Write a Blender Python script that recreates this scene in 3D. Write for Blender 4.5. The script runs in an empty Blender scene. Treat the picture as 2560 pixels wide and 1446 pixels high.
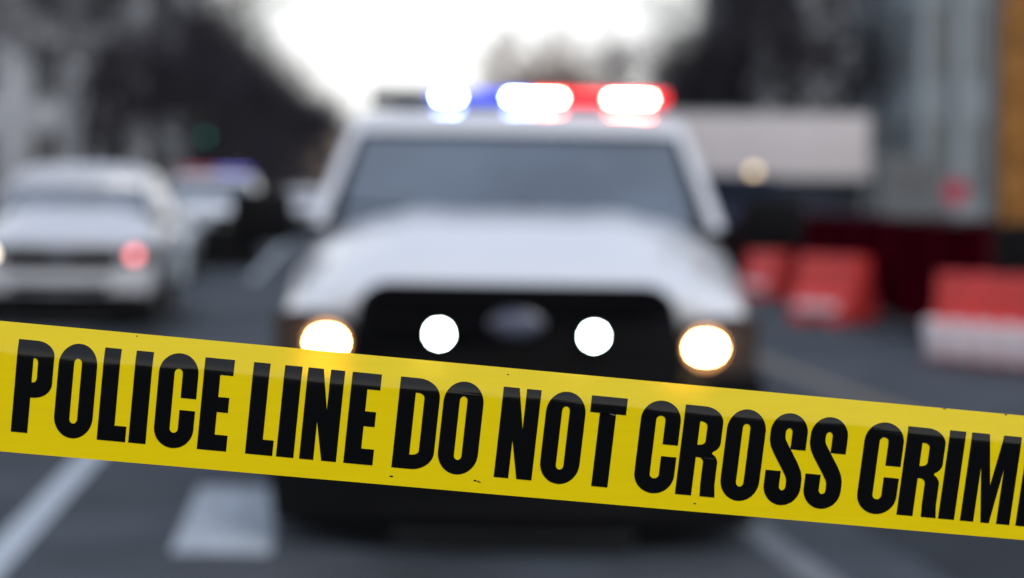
import bpy, bmesh, math, random
from mathutils import Vector, Matrix
from mathutils.geometry import tessellate_polygon
random.seed(11)
R = math.radians
scn = bpy.context.scene
col = scn.collection

# ------------------------------------------------------------------ camera
FPX = 85 / 36 * 2560                      # focal length in photograph pixels
H0 = 1.5
cd = bpy.data.cameras.new('camera'); cam = bpy.data.objects.new('camera', cd); col.objects.link(cam)
cd.lens = 85; cd.sensor_width = 36; cd.clip_end = 5000; cd.clip_start = 0.05
PITCH = math.atan(223 / FPX); ROLL = R(0.6)
CM = Matrix.Translation((0, 0, H0)) @ Matrix.Rotation(R(90) - PITCH, 4, 'X') @ Matrix.Rotation(ROLL, 4, 'Z')
cam.matrix_world = CM
cd.dof.use_dof = True; cd.dof.focus_distance = 1.435; cd.dof.aperture_fstop = 4.8
scn.camera = cam

# ------------------------------------------------------------------ light
SUN_EL, SUN_AZ = 46, 148                 # degrees; azimuth from +Y towards +X
w = bpy.data.worlds.new('World'); scn.world = w; w.use_nodes = True
nt = w.node_tree; bg = nt.nodes['Background']
sky = nt.nodes.new('ShaderNodeTexSky'); sky.sky_type = 'NISHITA'; sky.sun_disc = False
sky.sun_elevation = R(SUN_EL); sky.sun_rotation = R(SUN_AZ)
sky.air_density = 1.0; sky.dust_density = 3.0; sky.ozone_density = 1.5
hs = nt.nodes.new('ShaderNodeHueSaturation'); hs.inputs['Saturation'].default_value = 0.45
nt.links.new(sky.outputs[0], hs.inputs['Color'])
cn = nt.nodes.new('ShaderNodeTexNoise'); cn.inputs['Scale'].default_value = 2.2; cn.inputs['Detail'].default_value = 5
ctc = nt.nodes.new('ShaderNodeTexCoord'); nt.links.new(ctc.outputs['Generated'], cn.inputs['Vector'])
cr_ = nt.nodes.new('ShaderNodeValToRGB')          # the overcast layer
cr_.color_ramp.elements[0].position = 0.3; cr_.color_ramp.elements[0].color = (0.86, 0.90, 0.96, 1)
cr_.color_ramp.elements[1].position = 0.7; cr_.color_ramp.elements[1].color = (1, 1, 1, 1)
nt.links.new(cn.outputs[0], cr_.inputs[0])
sx_ = nt.nodes.new('ShaderNodeSeparateXYZ'); nt.links.new(ctc.outputs['Generated'], sx_.inputs[0])
gr_ = nt.nodes.new('ShaderNodeValToRGB')          # bright evening band low down, greyer blue overhead
ge_ = gr_.color_ramp.elements
ge_[0].position = 0.0; ge_[0].color = (1.0, 0.97, 0.90, 1)
ge_[1].position = 1.0; ge_[1].color = (0.30, 0.37, 0.50, 1)
e_ = gr_.color_ramp.elements.new(0.14); e_.color = (0.98, 0.96, 0.91, 1)
e_ = gr_.color_ramp.elements.new(0.45); e_.color = (0.44, 0.50, 0.62, 1)
nt.links.new(sx_.outputs[2], gr_.inputs[0])
ml_ = nt.nodes.new('ShaderNodeVectorMath'); ml_.operation = 'MULTIPLY'
nt.links.new(cr_.outputs[0], ml_.inputs[0]); nt.links.new(gr_.outputs[0], ml_.inputs[1])
cm_ = nt.nodes.new('ShaderNodeVectorMath'); cm_.operation = 'SCALE'; cm_.inputs['Scale'].default_value = 15.5
nt.links.new(ml_.outputs[0], cm_.inputs[0])
mx_ = nt.nodes.new('ShaderNodeMix'); mx_.data_type = 'RGBA'; mx_.inputs[0].default_value = 0.75
nt.links.new(hs.outputs[0], mx_.inputs[6]); nt.links.new(cm_.outputs[0], mx_.inputs[7])
nt.links.new(mx_.outputs[2], bg.inputs[0]); bg.inputs[1].default_value = 0.12
sl = bpy.data.lights.new('sun', 'SUN'); sl.energy = 1.25; sl.angle = R(25); sl.color = (1, 0.95, 0.88)
so = bpy.data.objects.new('sun', sl); col.objects.link(so)
sd = Vector((math.sin(R(SUN_AZ)) * math.cos(R(SUN_EL)), math.cos(R(SUN_AZ)) * math.cos(R(SUN_EL)), math.sin(R(SUN_EL))))
so.rotation_euler = sd.to_track_quat('Z', 'Y').to_euler(); so.location = (0, 0, 60)
vs = scn.view_settings
scn.display_settings.display_device = 'sRGB'
vs.view_transform = 'Standard'; vs.look = 'None'; vs.gamma = 1; vs.exposure = 0.0; vs.use_curve_mapping = False
scn.cycles.use_denoising = True
scn.cycles.sample_clamp_indirect = 6
scn.cycles.max_bounces = 6
scn.cycles.caustics_reflective = False; scn.cycles.caustics_refractive = False

# ------------------------------------------------------------------ helpers
def mat(name, c, rough=0.6, metal=0.0, noise=0.0, scale=8.0, emit=None, es=0.0, coat=0.0, bump=0.0, spec=0.5, c2=None, ior=1.5):
    m = bpy.data.materials.new(name); m.use_nodes = True
    t = m.node_tree; b = t.nodes['Principled BSDF']
    b.inputs['Base Color'].default_value = (*c, 1); b.inputs['Roughness'].default_value = rough
    b.inputs['Metallic'].default_value = metal; b.inputs['Coat Weight'].default_value = coat
    b.inputs['Coat Roughness'].default_value = 0.05
    b.inputs['Specular IOR Level'].default_value = spec; b.inputs['IOR'].default_value = ior
    if emit:
        b.inputs['Emission Color'].default_value = (*emit, 1); b.inputs['Emission Strength'].default_value = es
    if noise or bump:
        tc = t.nodes.new('ShaderNodeTexCoord'); n = t.nodes.new('ShaderNodeTexNoise')
        n.inputs['Scale'].default_value = scale; n.inputs['Detail'].default_value = 6; n.inputs['Roughness'].default_value = 0.6
        t.links.new(tc.outputs['Object'], n.inputs['Vector'])
        if noise:
            r = t.nodes.new('ShaderNodeValToRGB')
            lo = [max(0, v * (1 - noise)) for v in c]; hi = c2 or [min(1, v * (1 + noise)) for v in c]
            r.color_ramp.elements[0].position = 0.3; r.color_ramp.elements[1].position = 0.7
            r.color_ramp.elements[0].color = (*lo, 1); r.color_ramp.elements[1].color = (*hi, 1)
            t.links.new(n.outputs[0], r.inputs[0]); t.links.new(r.outputs[0], b.inputs['Base Color'])
        if bump:
            bp = t.nodes.new('ShaderNodeBump'); bp.inputs['Strength'].default_value = bump
            t.links.new(n.outputs[0], bp.inputs['Height']); t.links.new(bp.outputs[0], b.inputs['Normal'])
    return m

class MB:
    """collects verts and faces; build() links them as one object"""
    def __init__(s): s.v = []; s.f = []; s.m = []; s.sm = []
    def add(s, vs, fs, mi=0, smooth=False):
        o = len(s.v); s.v += [tuple(p) for p in vs]
        for f in fs: s.f.append([o + i for i in f]); s.m.append(mi); s.sm.append(smooth)
        return s
    def box(s, x0, x1, y0, y1, z0, z1, mi=0, bev=0.0):
        if bev:
            bm = bmesh.new(); bmesh.ops.create_cube(bm, size=1)
            for v in bm.verts:
                v.co = Vector(((x0 + x1) / 2 + v.co.x * (x1 - x0), (y0 + y1) / 2 + v.co.y * (y1 - y0), (z0 + z1) / 2 + v.co.z * (z1 - z0)))
            bmesh.ops.bevel(bm, geom=bm.edges[:], offset=bev, segments=2, affect='EDGES', profile=0.6)
            bm.verts.index_update()
            s.add([v.co for v in bm.verts], [[v.index for v in f.verts] for f in bm.faces], mi, True); bm.free(); return s
        vs = [(x, y, z) for x in (x0, x1) for y in (y0, y1) for z in (z0, z1)]
        return s.add(vs, [(0, 1, 3, 2), (4, 6, 7, 5), (0, 4, 5, 1), (2, 3, 7, 6), (0, 2, 6, 4), (1, 5, 7, 3)], mi)
    def tube(s, a, b, ra, rb, n=6, mi=0, cap=True):
        a = Vector(a); b = Vector(b); d = (b - a).normalized()
        u = d.orthogonal().normalized(); v = d.cross(u)
        vs = []
        for p, r in ((a, ra), (b, rb)):
            for k in range(n):
                t = 2 * math.pi * k / n; vs.append(p + u * (r * math.cos(t)) + v * (r * math.sin(t)))
        fs = [(k, (k + 1) % n, n + (k + 1) % n, n + k) for k in range(n)]
        if cap: fs += [tuple(range(n))[::-1], tuple(range(n, 2 * n))]
        return s.add(vs, fs, mi, True)
    def lathe(s, prof, c, axis='X', n=28, mi=0):
        vs = []; fs = []; m = len(prof)
        for k in range(n):
            t = 2 * math.pi * k / n
            for (r, h) in prof:
                p = {'X': (h, r * math.cos(t), r * math.sin(t)), 'Y': (r * math.cos(t), h, r * math.sin(t)), 'Z': (r * math.cos(t), r * math.sin(t), h)}[axis]
                vs.append((p[0] + c[0], p[1] + c[1], p[2] + c[2]))
        for k in range(n):
            for j in range(m - 1):
                a = k * m + j; b = ((k + 1) % n) * m + j; fs.append((a, b, b + 1, a + 1))
        return s.add(vs, fs, mi, True)
    def grid(s, rows, mi=0, smooth=True, closed=False):
        n = len(rows[0]); vs = [p for r in rows for p in r]; fs = []
        for i in range(len(rows) - 1):
            for j in range(n if closed else n - 1):
                k = (j + 1) % n; fs.append((i * n + j, i * n + k, (i + 1) * n + k, (i + 1) * n + j))
        return s.add(vs, fs, mi, smooth)
    def prism(s, poly, y0, y1, mi=0, fn=None, smooth=False):
        """(x,z) outline pushed from y0 to y1"""
        n = len(poly); vs = [(x, y0, z) for x, z in poly] + [(x, y1, z) for x, z in poly]
        if fn: vs = [fn(p) for p in vs]
        fs = [tuple(range(n)), tuple(range(2 * n - 1, n - 1, -1))] + [(i, n + i, n + (i + 1) % n, (i + 1) % n) for i in range(n)]
        return s.add(vs, fs, mi, smooth)
    def mesh(s, name, mats):
        me = bpy.data.meshes.new(name); me.from_pydata(s.v, [], s.f)
        for m in (mats if isinstance(mats, (list, tuple)) else [mats]): me.materials.append(m)
        me.polygons.foreach_set('material_index', s.m); me.polygons.foreach_set('use_smooth', s.sm)
        bm = bmesh.new(); bm.from_mesh(me); bmesh.ops.recalc_face_normals(bm, faces=bm.faces[:]); bm.to_mesh(me); bm.free()
        me.update(); return me
    def build(s, name, mats, parent=None, angle=None):
        me = s.mesh(name, mats)
        if angle is not None: me.set_sharp_from_angle(angle=R(angle))
        o = bpy.data.objects.new(name, me); col.objects.link(o); o.parent = parent
        return o

def tag(o, label=None, cat=None, group=None, kind=None):
    if label: o['label'] = label
    if cat: o['category'] = cat
    if group: o['group'] = group
    if kind: o['kind'] = kind
    return o
def thing(name, label, cat, loc=(0, 0, 0), rz=0, group=None):
    o = bpy.data.objects.new(name, None); col.objects.link(o); o.location = loc; o.rotation_euler = (0, 0, rz)
    o.empty_display_size = 0.3
    return tag(o, label, cat, group)
def dup(o, loc=None, rz=None, label=None, scale=None, parent=None):
    kids = [c for c in bpy.data.objects if c.parent == o]
    c = o.copy(); col.objects.link(c); c.parent = parent
    if loc is not None: c.location = loc
    if rz is not None: c.rotation_euler = (0, 0, rz)
    if scale is not None: c.scale = scale if isinstance(scale, tuple) else (scale,) * 3
    if label: c['label'] = label
    for k in kids: dup(k, parent=c)
    return c
def X(px, d): return (px - 1280) / FPX * d
SL = -0.077                               # sideways drift of the road per metre of depth
ROADZ = math.atan(-SL)                    # yaw of things lined up with the road
def rd(u, d): return (u + SL * d, d)

# ------------------------------------------------------------------ materials
M = dict(
    asphalt=mat('asphalt', (0.042, 0.050, 0.062), 0.9, spec=0.2, noise=0.45, scale=0.9, bump=0.1),
    soil=mat('soil', (0.10, 0.095, 0.09), 0.95, noise=0.3, scale=0.4),
    concrete=mat('concrete', (0.3, 0.3, 0.3), 0.9, noise=0.2, scale=1.5),
    roadpaint=mat('road_paint', (0.37, 0.41, 0.46), 0.7, noise=0.25, scale=7),
    yellowpaint=mat('yellow_paint', (0.11, 0.09, 0.065), 0.7, noise=0.3, scale=5),
    white=mat('white_paint', (0.62, 0.62, 0.64), 0.28, coat=0.8, noise=0.03, scale=2),
    offwhite=mat('offwhite_paint', (0.46, 0.465, 0.50), 0.28, coat=0.8, noise=0.03, scale=2),
    black=mat('black_plastic', (0.0035, 0.0035, 0.004), 0.6, noise=0.2, scale=20, spec=0.08),
    gloss=mat('gloss_black', (0.003, 0.003, 0.004), 0.35, spec=0.1),
    glass=mat('window_glass', (0.012, 0.016, 0.02), 0.04, spec=0.9, coat=1.0),
    screen=mat('windscreen_glass', (0.034, 0.046, 0.060), 0.05, noise=0.75, scale=1.6, spec=1.0, coat=1.0, ior=1.75),
    tint=mat('tinted_glass', (0.004, 0.006, 0.012), 0.15, spec=0.12),
    lampoff=mat('smoked_lens', (0.02, 0.02, 0.022), 0.3, spec=0.3),
    rubber=mat('rubber', (0.01, 0.01, 0.01), 0.85, noise=0.2, scale=15),
    rim=mat('steel_rim', (0.3, 0.3, 0.31), 0.35, metal=0.9),
    chrome=mat('chrome', (0.2, 0.2, 0.22), 0.25, metal=1.0),
    badge=mat('badge_blue', (0.10, 0.11, 0.16), 0.3, metal=0.4),
    lampglass=mat('lamp_lens', (0.55, 0.55, 0.57), 0.1, coat=1.0),
    lampdark=mat('lamp_housing', (0.03, 0.02, 0.017), 0.35, spec=0.3),
    bark=mat('bark', (0.030, 0.026, 0.030), 0.95, noise=0.4, scale=4),
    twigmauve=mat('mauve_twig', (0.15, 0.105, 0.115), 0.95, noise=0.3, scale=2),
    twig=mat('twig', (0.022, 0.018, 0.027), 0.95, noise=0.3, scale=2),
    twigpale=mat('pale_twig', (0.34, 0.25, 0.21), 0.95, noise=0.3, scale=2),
    stone=mat('pale_stone', (0.42, 0.43, 0.46), 0.85, noise=0.12, scale=0.5),
    stonegrey=mat('grey_stone', (0.24, 0.27, 0.29), 0.85, noise=0.15, scale=0.4),
    brick=mat('tan_brick', (0.27, 0.20, 0.15), 0.9, noise=0.2, scale=0.5),
    roofgrey=mat('roof_grey', (0.10, 0.10, 0.11), 0.9, noise=0.2, scale=0.6),
    pane=mat('dark_pane', (0.03, 0.035, 0.045), 0.1, spec=0.8),
    truckwhite=mat('truck_white', (0.49, 0.45, 0.455), 0.45, noise=0.06, scale=1.5),
    navy=mat('navy_paint', (0.004, 0.007, 0.024), 0.55, spec=0.15),
    dkpaint=mat('charcoal_paint', (0.005, 0.006, 0.012), 0.55, spec=0.15),
    silver=mat('silver_paint', (0.42, 0.47, 0.52), 0.3, metal=0.3, coat=0.6),
    redplastic=mat('red_plastic', (0.66, 0.05, 0.046), 0.5, spec=0.25, noise=0.15, scale=5),
    whiteplastic=mat('white_plastic', (0.72, 0.66, 0.68), 0.45, noise=0.08, scale=5),
    maroon=mat('maroon_mesh', (0.034, 0.0006, 0.004), 0.95, spec=0.0, noise=0.4, scale=1.2),
    maroonpost=mat('red_post', (0.05, 0.002, 0.005), 0.8, spec=0.05, noise=0.2, scale=5),
    mast=mat('mast_yellow', (0.27, 0.105, 0.003), 0.5, noise=0.2, scale=2),
    signred=mat('sign_red', (0.36, 0.02, 0.05), 0.5, noise=0.1, scale=5),
    cabgrey=mat('cab_grey', (0.10, 0.11, 0.12), 0.4, noise=0.1, scale=3),
    wornpaint=mat('worn_paint', (0.12, 0.135, 0.155), 0.8, noise=0.5, scale=5),
    steel=mat('steel_grey', (0.22, 0.24, 0.25), 0.5, metal=0.6, noise=0.15, scale=4),
)
def em(name, c, s): return mat(name, (0.02, 0.02, 0.02), 0.4, emit=c, es=s)
M.update(
    e_head=em('headlamp_glow', (1.0, 0.62, 0.27), 90), e_reflector=em('reflector_glow', (1.0, 0.42, 0.12), 2.6), e_grille=em('led_glow', (0.85, 1.0, 0.98), 60),
    e_blue=em('blue_led', (0.30, 0.42, 1.0), 210), e_red=em('red_led', (1.0, 0.22, 0.17), 260),
    e_lensred=mat('red_lens', (0.35, 0.01, 0.015), 0.2, emit=(1.0, 0.02, 0.03), es=2.8),
    e_lensblue=mat('blue_lens', (0.02, 0.03, 0.22), 0.2, emit=(0.06, 0.12, 1.0), es=1.4),
    lensoff=mat('dark_blue_lens', (0.01, 0.013, 0.035), 0.2, coat=0.5),
    e_dim=em('dim_headlamp', (1.0, 0.88, 0.72), 9), e_redlamp=em('red_lamp', (1.0, 0.22, 0.24), 4.5),
    e_farblue=em('far_blue_led', (0.25, 0.22, 1.0), 1.4), e_farred=em('far_red_led', (1.0, 0.12, 0.25), .55),
    e_amber=em('amber_beacon', (1.0, 0.76, 0.45), 3.2), e_green=em('green_signal', (0.03, 0.6, 0.45), 0.45),
)
def tape_mat(name, c, refr, spec_rough=0.08, ior=1.5):
    m = bpy.data.materials.new(name); m.use_nodes = True; t = m.node_tree; b = t.nodes['Principled BSDF']; out = t.nodes['Material Output']
    tc = t.nodes.new('ShaderNodeTexCoord')
    mp = t.nodes.new('ShaderNodeMapping'); mp.inputs['Scale'].default_value = (6, 6, 90)
    n = t.nodes.new('ShaderNodeTexNoise'); n.inputs['Scale'].default_value = 3; n.inputs['Detail'].default_value = 5
    t.links.new(tc.outputs['Object'], mp.inputs[0]); t.links.new(mp.outputs[0], n.inputs['Vector'])
    n2 = t.nodes.new('ShaderNodeTexNoise'); n2.inputs['Scale'].default_value = 420; n2.inputs['Detail'].default_value = 2
    t.links.new(tc.outputs['Object'], n2.inputs['Vector'])
    mx = t.nodes.new('ShaderNodeMath'); mx.operation = 'MULTIPLY_ADD'; mx.inputs[1].default_value = 0.35
    t.links.new(n2.outputs[0], mx.inputs[0]); t.links.new(n.outputs[0], mx.inputs[2])
    bp = t.nodes.new('ShaderNodeBump'); bp.inputs['Strength'].default_value = 0.06 if refr else 0.025; bp.inputs['Distance'].default_value = 0.002
    t.links.new(mx.outputs[0], bp.inputs['Height']); t.links.new(bp.outputs[0], b.inputs['Normal'])
    b.inputs['Base Color'].default_value = (*c, 1); b.inputs['Roughness'].default_value = spec_rough; b.inputs['IOR'].default_value = ior
    if refr:
        r = t.nodes.new('ShaderNodeValToRGB')
        r.color_ramp.elements[0].position = 0.25; r.color_ramp.elements[1].position = 0.75
        r.color_ramp.elements[0].color = (c[0] * 0.94, c[1] * 0.92, c[2], 1); r.color_ramp.elements[1].color = (c[0], c[1], c[2] * 1.2, 1)
        t.links.new(n.outputs[0], r.inputs[0]); t.links.new(r.outputs[0], b.inputs['Base Color'])
        tr = t.nodes.new('ShaderNodeBsdfTranslucent'); tr.inputs[0].default_value = (0.97, 0.75, 0.001, 1)
        m1 = t.nodes.new('ShaderNodeMixShader'); m1.inputs[0].default_value = 0.36
        t.links.new(b.outputs[0], m1.inputs[1]); t.links.new(tr.outputs[0], m1.inputs[2])
        rf = t.nodes.new('ShaderNodeBsdfRefraction'); rf.inputs['Color'].default_value = (1.0, 0.5, 0.06, 1)
        rf.inputs['Roughness'].default_value = 0.42; rf.inputs['IOR'].default_value = 1.05
        m2 = t.nodes.new('ShaderNodeMixShader'); m2.inputs[0].default_value = refr
        t.links.new(m1.outputs[0], m2.inputs[1]); t.links.new(rf.outputs[0], m2.inputs[2])
        t.links.new(m2.outputs[0], out.inputs[0])
    return m
M['tape'] = tape_mat('yellow_film', (0.96, 0.72, 0.001), 0.03, ior=1.54)
M['ink'] = tape_mat('black_ink', (0.001, 0.001, 0.0012), 0, 0.10, ior=1.38)

# ------------------------------------------------------------------ ground, road, pavements, markings
def strip(name, u0, u1, d0, d1, z, m, z0=None):
    b = MB(); n = 24
    rows = []
    for i in range(n + 1):
        d = d0 + (d1 - d0) * i / n
        rows.append([(*rd(u0, d), z), (*rd(u1, d), z)])
    b.grid(rows, smooth=False)
    if z0 is not None:                     # kerb faces
        for u in (u0, u1):
            b.grid([[(*rd(u, d0), z0), (*rd(u, d0), z)], [(*rd(u, d1), z0), (*rd(u, d1), z)]], smooth=False)
    return tag(b.build(name, m), kind='structure')
g = MB(); g.add([(-2500, -600, -0.03), (2500, -600, -0.03), (2500, 4000, -0.03), (-2500, 4000, -0.03)], [(0, 1, 2, 3)])
tag(g.build('ground', M['soil']), kind='structure')
strip('road', -6.6, 9.2, -40, 600, 0.0, M['asphalt'])
strip('pavement', -11.5, -6.6, -40, 600, 0.13, M['concrete'], -0.02)
strip('pavement', 9.2, 13.5, -40, 600, 0.13, M['concrete'], -0.02)
strip('lane_line', -1.42, -1.27, 2.0, 20, 0.004, M['roadpaint'])
strip('lane_line', -1.42, -1.27, 44, 90, 0.004, M['roadpaint'])
strip('lane_line', 1.90, 2.05, 2.0, 160, 0.004, M['wornpaint'])
strip('yellow_line', 4.05, 4.25, 2.0, 120, 0.004, M['yellowpaint'])
strip('crossing_bar', -0.645, -0.225, 10.12, 12.4, 0.004, M['roadpaint'])
pass
M['tar'] = mat('tar_patch', (0.022, 0.027, 0.034), 0.95, spec=0.15, noise=0.4, scale=2)
strip('road_patch', -3.6, -2.1, 9.2, 12.6, 0.003, M['tar']); strip('road_patch', 2.5, 3.7, 9.0, 26, 0.003, M['tar']); strip('road_patch', -2.6, -1.6, 16, 33, 0.003, M['tar'])
for k in range(12): strip('lane_dash', -4.6, -4.48, 22 + 9 * k, 25 + 9 * k, 0.004, M['roadpaint'])

# ------------------------------------------------------------------ barrier tape with lettering
DL, DR = 1.4145, 1.482
def tape_pt(px, t, lift=0.0):
    xl = -1280 / FPX * DL; xr = 1280 / FPX * DR
    u = (px - 1280) / FPX
    a = (u * DL - xl) / ((xr - xl) - u * (DR - DL))
    d = DL + (DR - DL) * a
    yt = 803 + 0.0926 * px; yb = 1130 + 0.0868 * px
    y = yt + (yb - yt) * t
    fold = 0.205 + 0.012 * math.sin(px * 0.0021 + 0.6) + 0.006 * math.sin(px * 0.0083) + 0.003 * math.sin(px * 0.031 + 1) + 0.0015 * math.sin(px * 0.083)
    Ht = 0.0762
    e = t - fold
    k = 0.016                                             # softness of the crease
    up = k * math.log1p(math.exp(min(50, -e / k))); dn = k * math.log1p(math.exp(min(50, e / k)))
    off = Ht * (up * math.tan(R(13)) + dn * math.tan(R(3.2)))
    off += 0.0004 * math.sin(px * 0.0031) + 0.0003 * math.sin(px * 0.0117 + t * 3)
    off -= lift
    p = Vector(((px - 1280) / FPX * d, -(y - 723) / FPX * d, -d))
    return CM @ (p + Vector((0, 0, -off)))
ts = [0, .03, .07, .11, .14, .16, .175, .19, .20, .21, .22, .235, .25, .27, .30, .35, .42, .5, .6, .7, .8, .9, .96, 1]
b = MB(); b.grid([[tape_pt(px, t) for t in ts] for px in range(-1900, 4700, 20)])
tape = b.build('barrier_tape', M['tape'])
tag(tape, 'long yellow plastic tape with bold black capitals stretched across the street close to the camera', 'barrier tape')

def arc(cx, cy, rx, ry, a0, a1, n=14):
    return [(cx + rx * math.cos(R(a0 + (a1 - a0) * i / n)), cy + ry * math.sin(R(a0 + (a1 - a0) * i / n))) for i in range(n + 1)]
def oval(x0, x1, y0, y1, ry):
    c = (x0 + x1) / 2; r = (x1 - x0) / 2
    return arc(c, y1 - ry, r, ry, 0, 180, 22) + arc(c, y0 + ry, r, ry, 180, 360, 22)
def stroke(pts, wid):
    L, Rr = [], []
    for i, p in enumerate(pts):
        a = pts[max(0, i - 1)]; c = pts[min(len(pts) - 1, i + 1)]
        dx, dy = c[0] - a[0], c[1] - a[1]; l = math.hypot(dx, dy); nx, ny = -dy / l, dx / l
        h = wid[i] / 2
        L.append((p[0] + nx * h, p[1] + ny * h)); Rr.append((p[0] - nx * h, p[1] - ny * h))
    return L + Rr[::-1]
ST = 0.178
def glyph(c, w):
    s = ST
    if c == 'I': return [[(0, 0), (w, 0), (w, 1), (0, 1)]]
    if c == 'L': return [[(0, 0), (w, 0), (w, .17), (s, .17), (s, 1), (0, 1)]]
    if c == 'E': return [[(0, 0), (w, 0), (w, .175), (s, .175), (s, .42), (w - .02, .42), (w - .02, .585), (s, .585), (s, .825), (w, .825), (w, 1), (0, 1)]]
    if c == 'T': return [[((w - s) / 2, 0), ((w + s) / 2, 0), ((w + s) / 2, .815), (w, .815), (w, 1), (0, 1), (0, .815), ((w - s) / 2, .815)]]
    if c == 'O': return [oval(0, w, 0 - .012, 1.012, .235), oval(w / 2 - .041, w / 2 + .041, .15, .85, .05)]
    if c == 'D':
        i0, i1 = s, w - s + .012
        return [[(0, 0), (w * .45, 0)] + arc(w * .45, .2, w * .55, .2, -90, 0) + arc(w * .45, .8, w * .55, .2, 0, 90) + [(0, 1)],
                [(i0, .16), (i0 + .02, .16)] + arc(i0 + .02, .21, i1 - i0 - .02, .05, -90, 0) + arc(i0 + .02, .79, i1 - i0 - .02, .05, 0, 90) + [(i0, .84)]]
    if c == 'P':
        i0, i1 = s, w - s + .01
        return [[(0, 0), (s, 0), (s, .385), (w * .5, .385)] + arc(w * .5, .545, w * .5, .16, -90, 0) + arc(w * .5, .84, w * .5, .16, 0, 90) + [(0, 1)],
                [(i0, .55), (i0 + .015, .55)] + arc(i0 + .015, .60, i1 - i0 - .015, .05, -90, 0) + arc(i0 + .015, .76, i1 - i0 - .015, .05, 0, 90) + [(i0, .81)]]
    if c == 'R':
        i0, i1 = s, w - s + .01
        return [[(0, 0), (s, 0), (s, .43), (s + .03, .43)] + arc(s + .03, .375, i1 - s - .03, .055, 90, 0)
                + [(i1, .15), (i1 + .008, 0), (w + .005, 0), (w - .012, .14), (w - .012, .36)] + arc(w - .14, .38, .128, .115, 0, 62) + arc(w - .14, .61, .14, .12, -62, 0)
                + arc(w * .5, .83, w * .5, .17, 0, 90) + [(0, 1)],
                [(i0, .57), (i0 + .015, .57)] + arc(i0 + .015, .62, i1 - i0 - .015, .05, -90, 0) + arc(i0 + .015, .78, i1 - i0 - .015, .05, 0, 90) + [(i0, .83)]]
    if c == 'N': return [[(0, 0), (.385 * w, 0), (.385 * w, .42), (.60 * w, 0), (w, 0), (w, 1), (.615 * w, 1), (.615 * w, .56), (.42 * w, 1), (0, 1)]]
    if c == 'M': return [[(0, 0), (.27 * w, 0), (.27 * w, .62), (.415 * w, 0), (.585 * w, 0), (.73 * w, .62), (.73 * w, 0), (w, 0), (w, 1), (.645 * w, 1), (.5 * w, .43), (.355 * w, 1), (0, 1)]]
    h = .168
    rx = (w - h) / 2
    if c == 'C':
        p = [(w - h / 2, .535), (w - h / 2, .6)] + arc(w / 2, .80, rx, .132, 0, 180, 20) + arc(w / 2, .20, rx, .132, 180, 360, 20) + [(w - h / 2, .34), (w - h / 2, .405)]
        return [stroke(p, [h] * len(p))]
    if c == 'S':
        p = [(w - h / 2, .615), (w - h / 2, .70)] + arc(w / 2, .80, rx, .132, 0, 180, 18) + [(h / 2, .765), (h / 2 + .003, .72), (h / 2 + .018, .67)]
        q = [(h / 2 + .06, .60), (w / 2, .51), (w - h / 2 - .06, .42)]
        r = [(w - h / 2 - .018, .345), (w - h / 2 - .003, .29), (w - h / 2, .245)] + arc(w / 2, .20, rx, .132, 0, -180, 18) + [(h / 2, .28), (h / 2, .365)]
        wd = [h] * (len(p) - 3) + [h, h + .004, h + .01] + [h + .015] * 3 + [h + .01, h + .004, h] + [h] * (len(r) - 3)
        return [stroke(p + q + r, wd)]
TXT = [('P', 24.4, 117.3), ('O', 129, 225.5), ('L', 239.7, 310.8), ('I', 318.4, 361.6), ('C', 379, 477.4), ('E', 490, 563.7),
       ('L', 611, 679.5), ('I', 688.7, 732.4), ('N', 746.6, 839), ('E', 857.3, 930.4), ('D', 977.7, 1079.7), ('O', 1089, 1189),
       ('N', 1234, 1328.6), ('O', 1344.8, 1443.3), ('T', 1453.7, 1543.4), ('C', 1581, 1680.5), ('R', 1687.6, 1785.6), ('O', 1796, 1892.8),
       ('S', 1904.5, 1997), ('S', 2004.5, 2097.5), ('C', 2139, 2237), ('R', 2242.7, 2340), ('I', 2346.8, 2387), ('M', 2401.7, 2526), ('E', 2541, 2613),
       ('S', 2660, 2752), ('C', 2760, 2858), ('E', 2866, 2938), ('N', 2950, 3042), ('E', 3054, 3126)]
bm = bmesh.new()
for ch, xl, xr in TXT:
    Hh = 234 - 9 * xl / 2560
    wd = (xr - xl) / Hh
    loops = glyph(ch, wd)
    tri = tessellate_polygon([[Vector((x, y, 0)) for x, y in lp] for lp in loops])
    flat = [p for lp in loops for p in lp]
    vs_ = [bm.verts.new((xl + x * Hh, y, (22 + 8 * xl / 2560))) for x, y in flat]
    for t3 in tri:
        try: bm.faces.new([vs_[i] for i in t3])
        except ValueError: pass
# cut across the crease so that the print follows the film
def tfrac(px, v): return (.840 + .050 * px / 2560) + (-.717) * v
for v in [k / 24 for k in range(1, 24)] + [.90, .885, .93, .91, .865, .85]:
    bmesh.ops.bisect_plane(bm, geom=bm.verts[:] + bm.edges[:] + bm.faces[:], plane_co=(0, v, 0), plane_no=(0, 1, 0), dist=1e-5)
for v in bm.verts:
    px = v.co.x + v.co.z * v.co.y
    v.co = tape_pt(px, tfrac(px, v.co.y), 0.00025)
for (px, t, sz) in [(2364, -.0, 6), (2517, .004, 5), (1187, .905, 5), (1196, .91, 4), (978, .93, 5), (1738, .935, 4), (1270, .05, 3), (340, .02, 3), (1200, .915, 3)]:
    pts = [bm.verts.new(tape_pt(px + sz * math.cos(a) * random.uniform(.5, 1.2), max(.002, min(.998, t + sz * .45 * math.sin(a) / 325)), 0.0003)) for a in [k * math.pi / 4 for k in range(8)]]
    bm.faces.new(pts)
for f in bm.faces: f.smooth = True
bmesh.ops.recalc_face_normals(bm, faces=bm.faces[:])
me = bpy.data.meshes.new('lettering'); bm.to_mesh(me); bm.free(); me.materials.append(M['ink'])
lt = bpy.data.objects.new('lettering', me); col.objects.link(lt); lt.parent = tape
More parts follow.
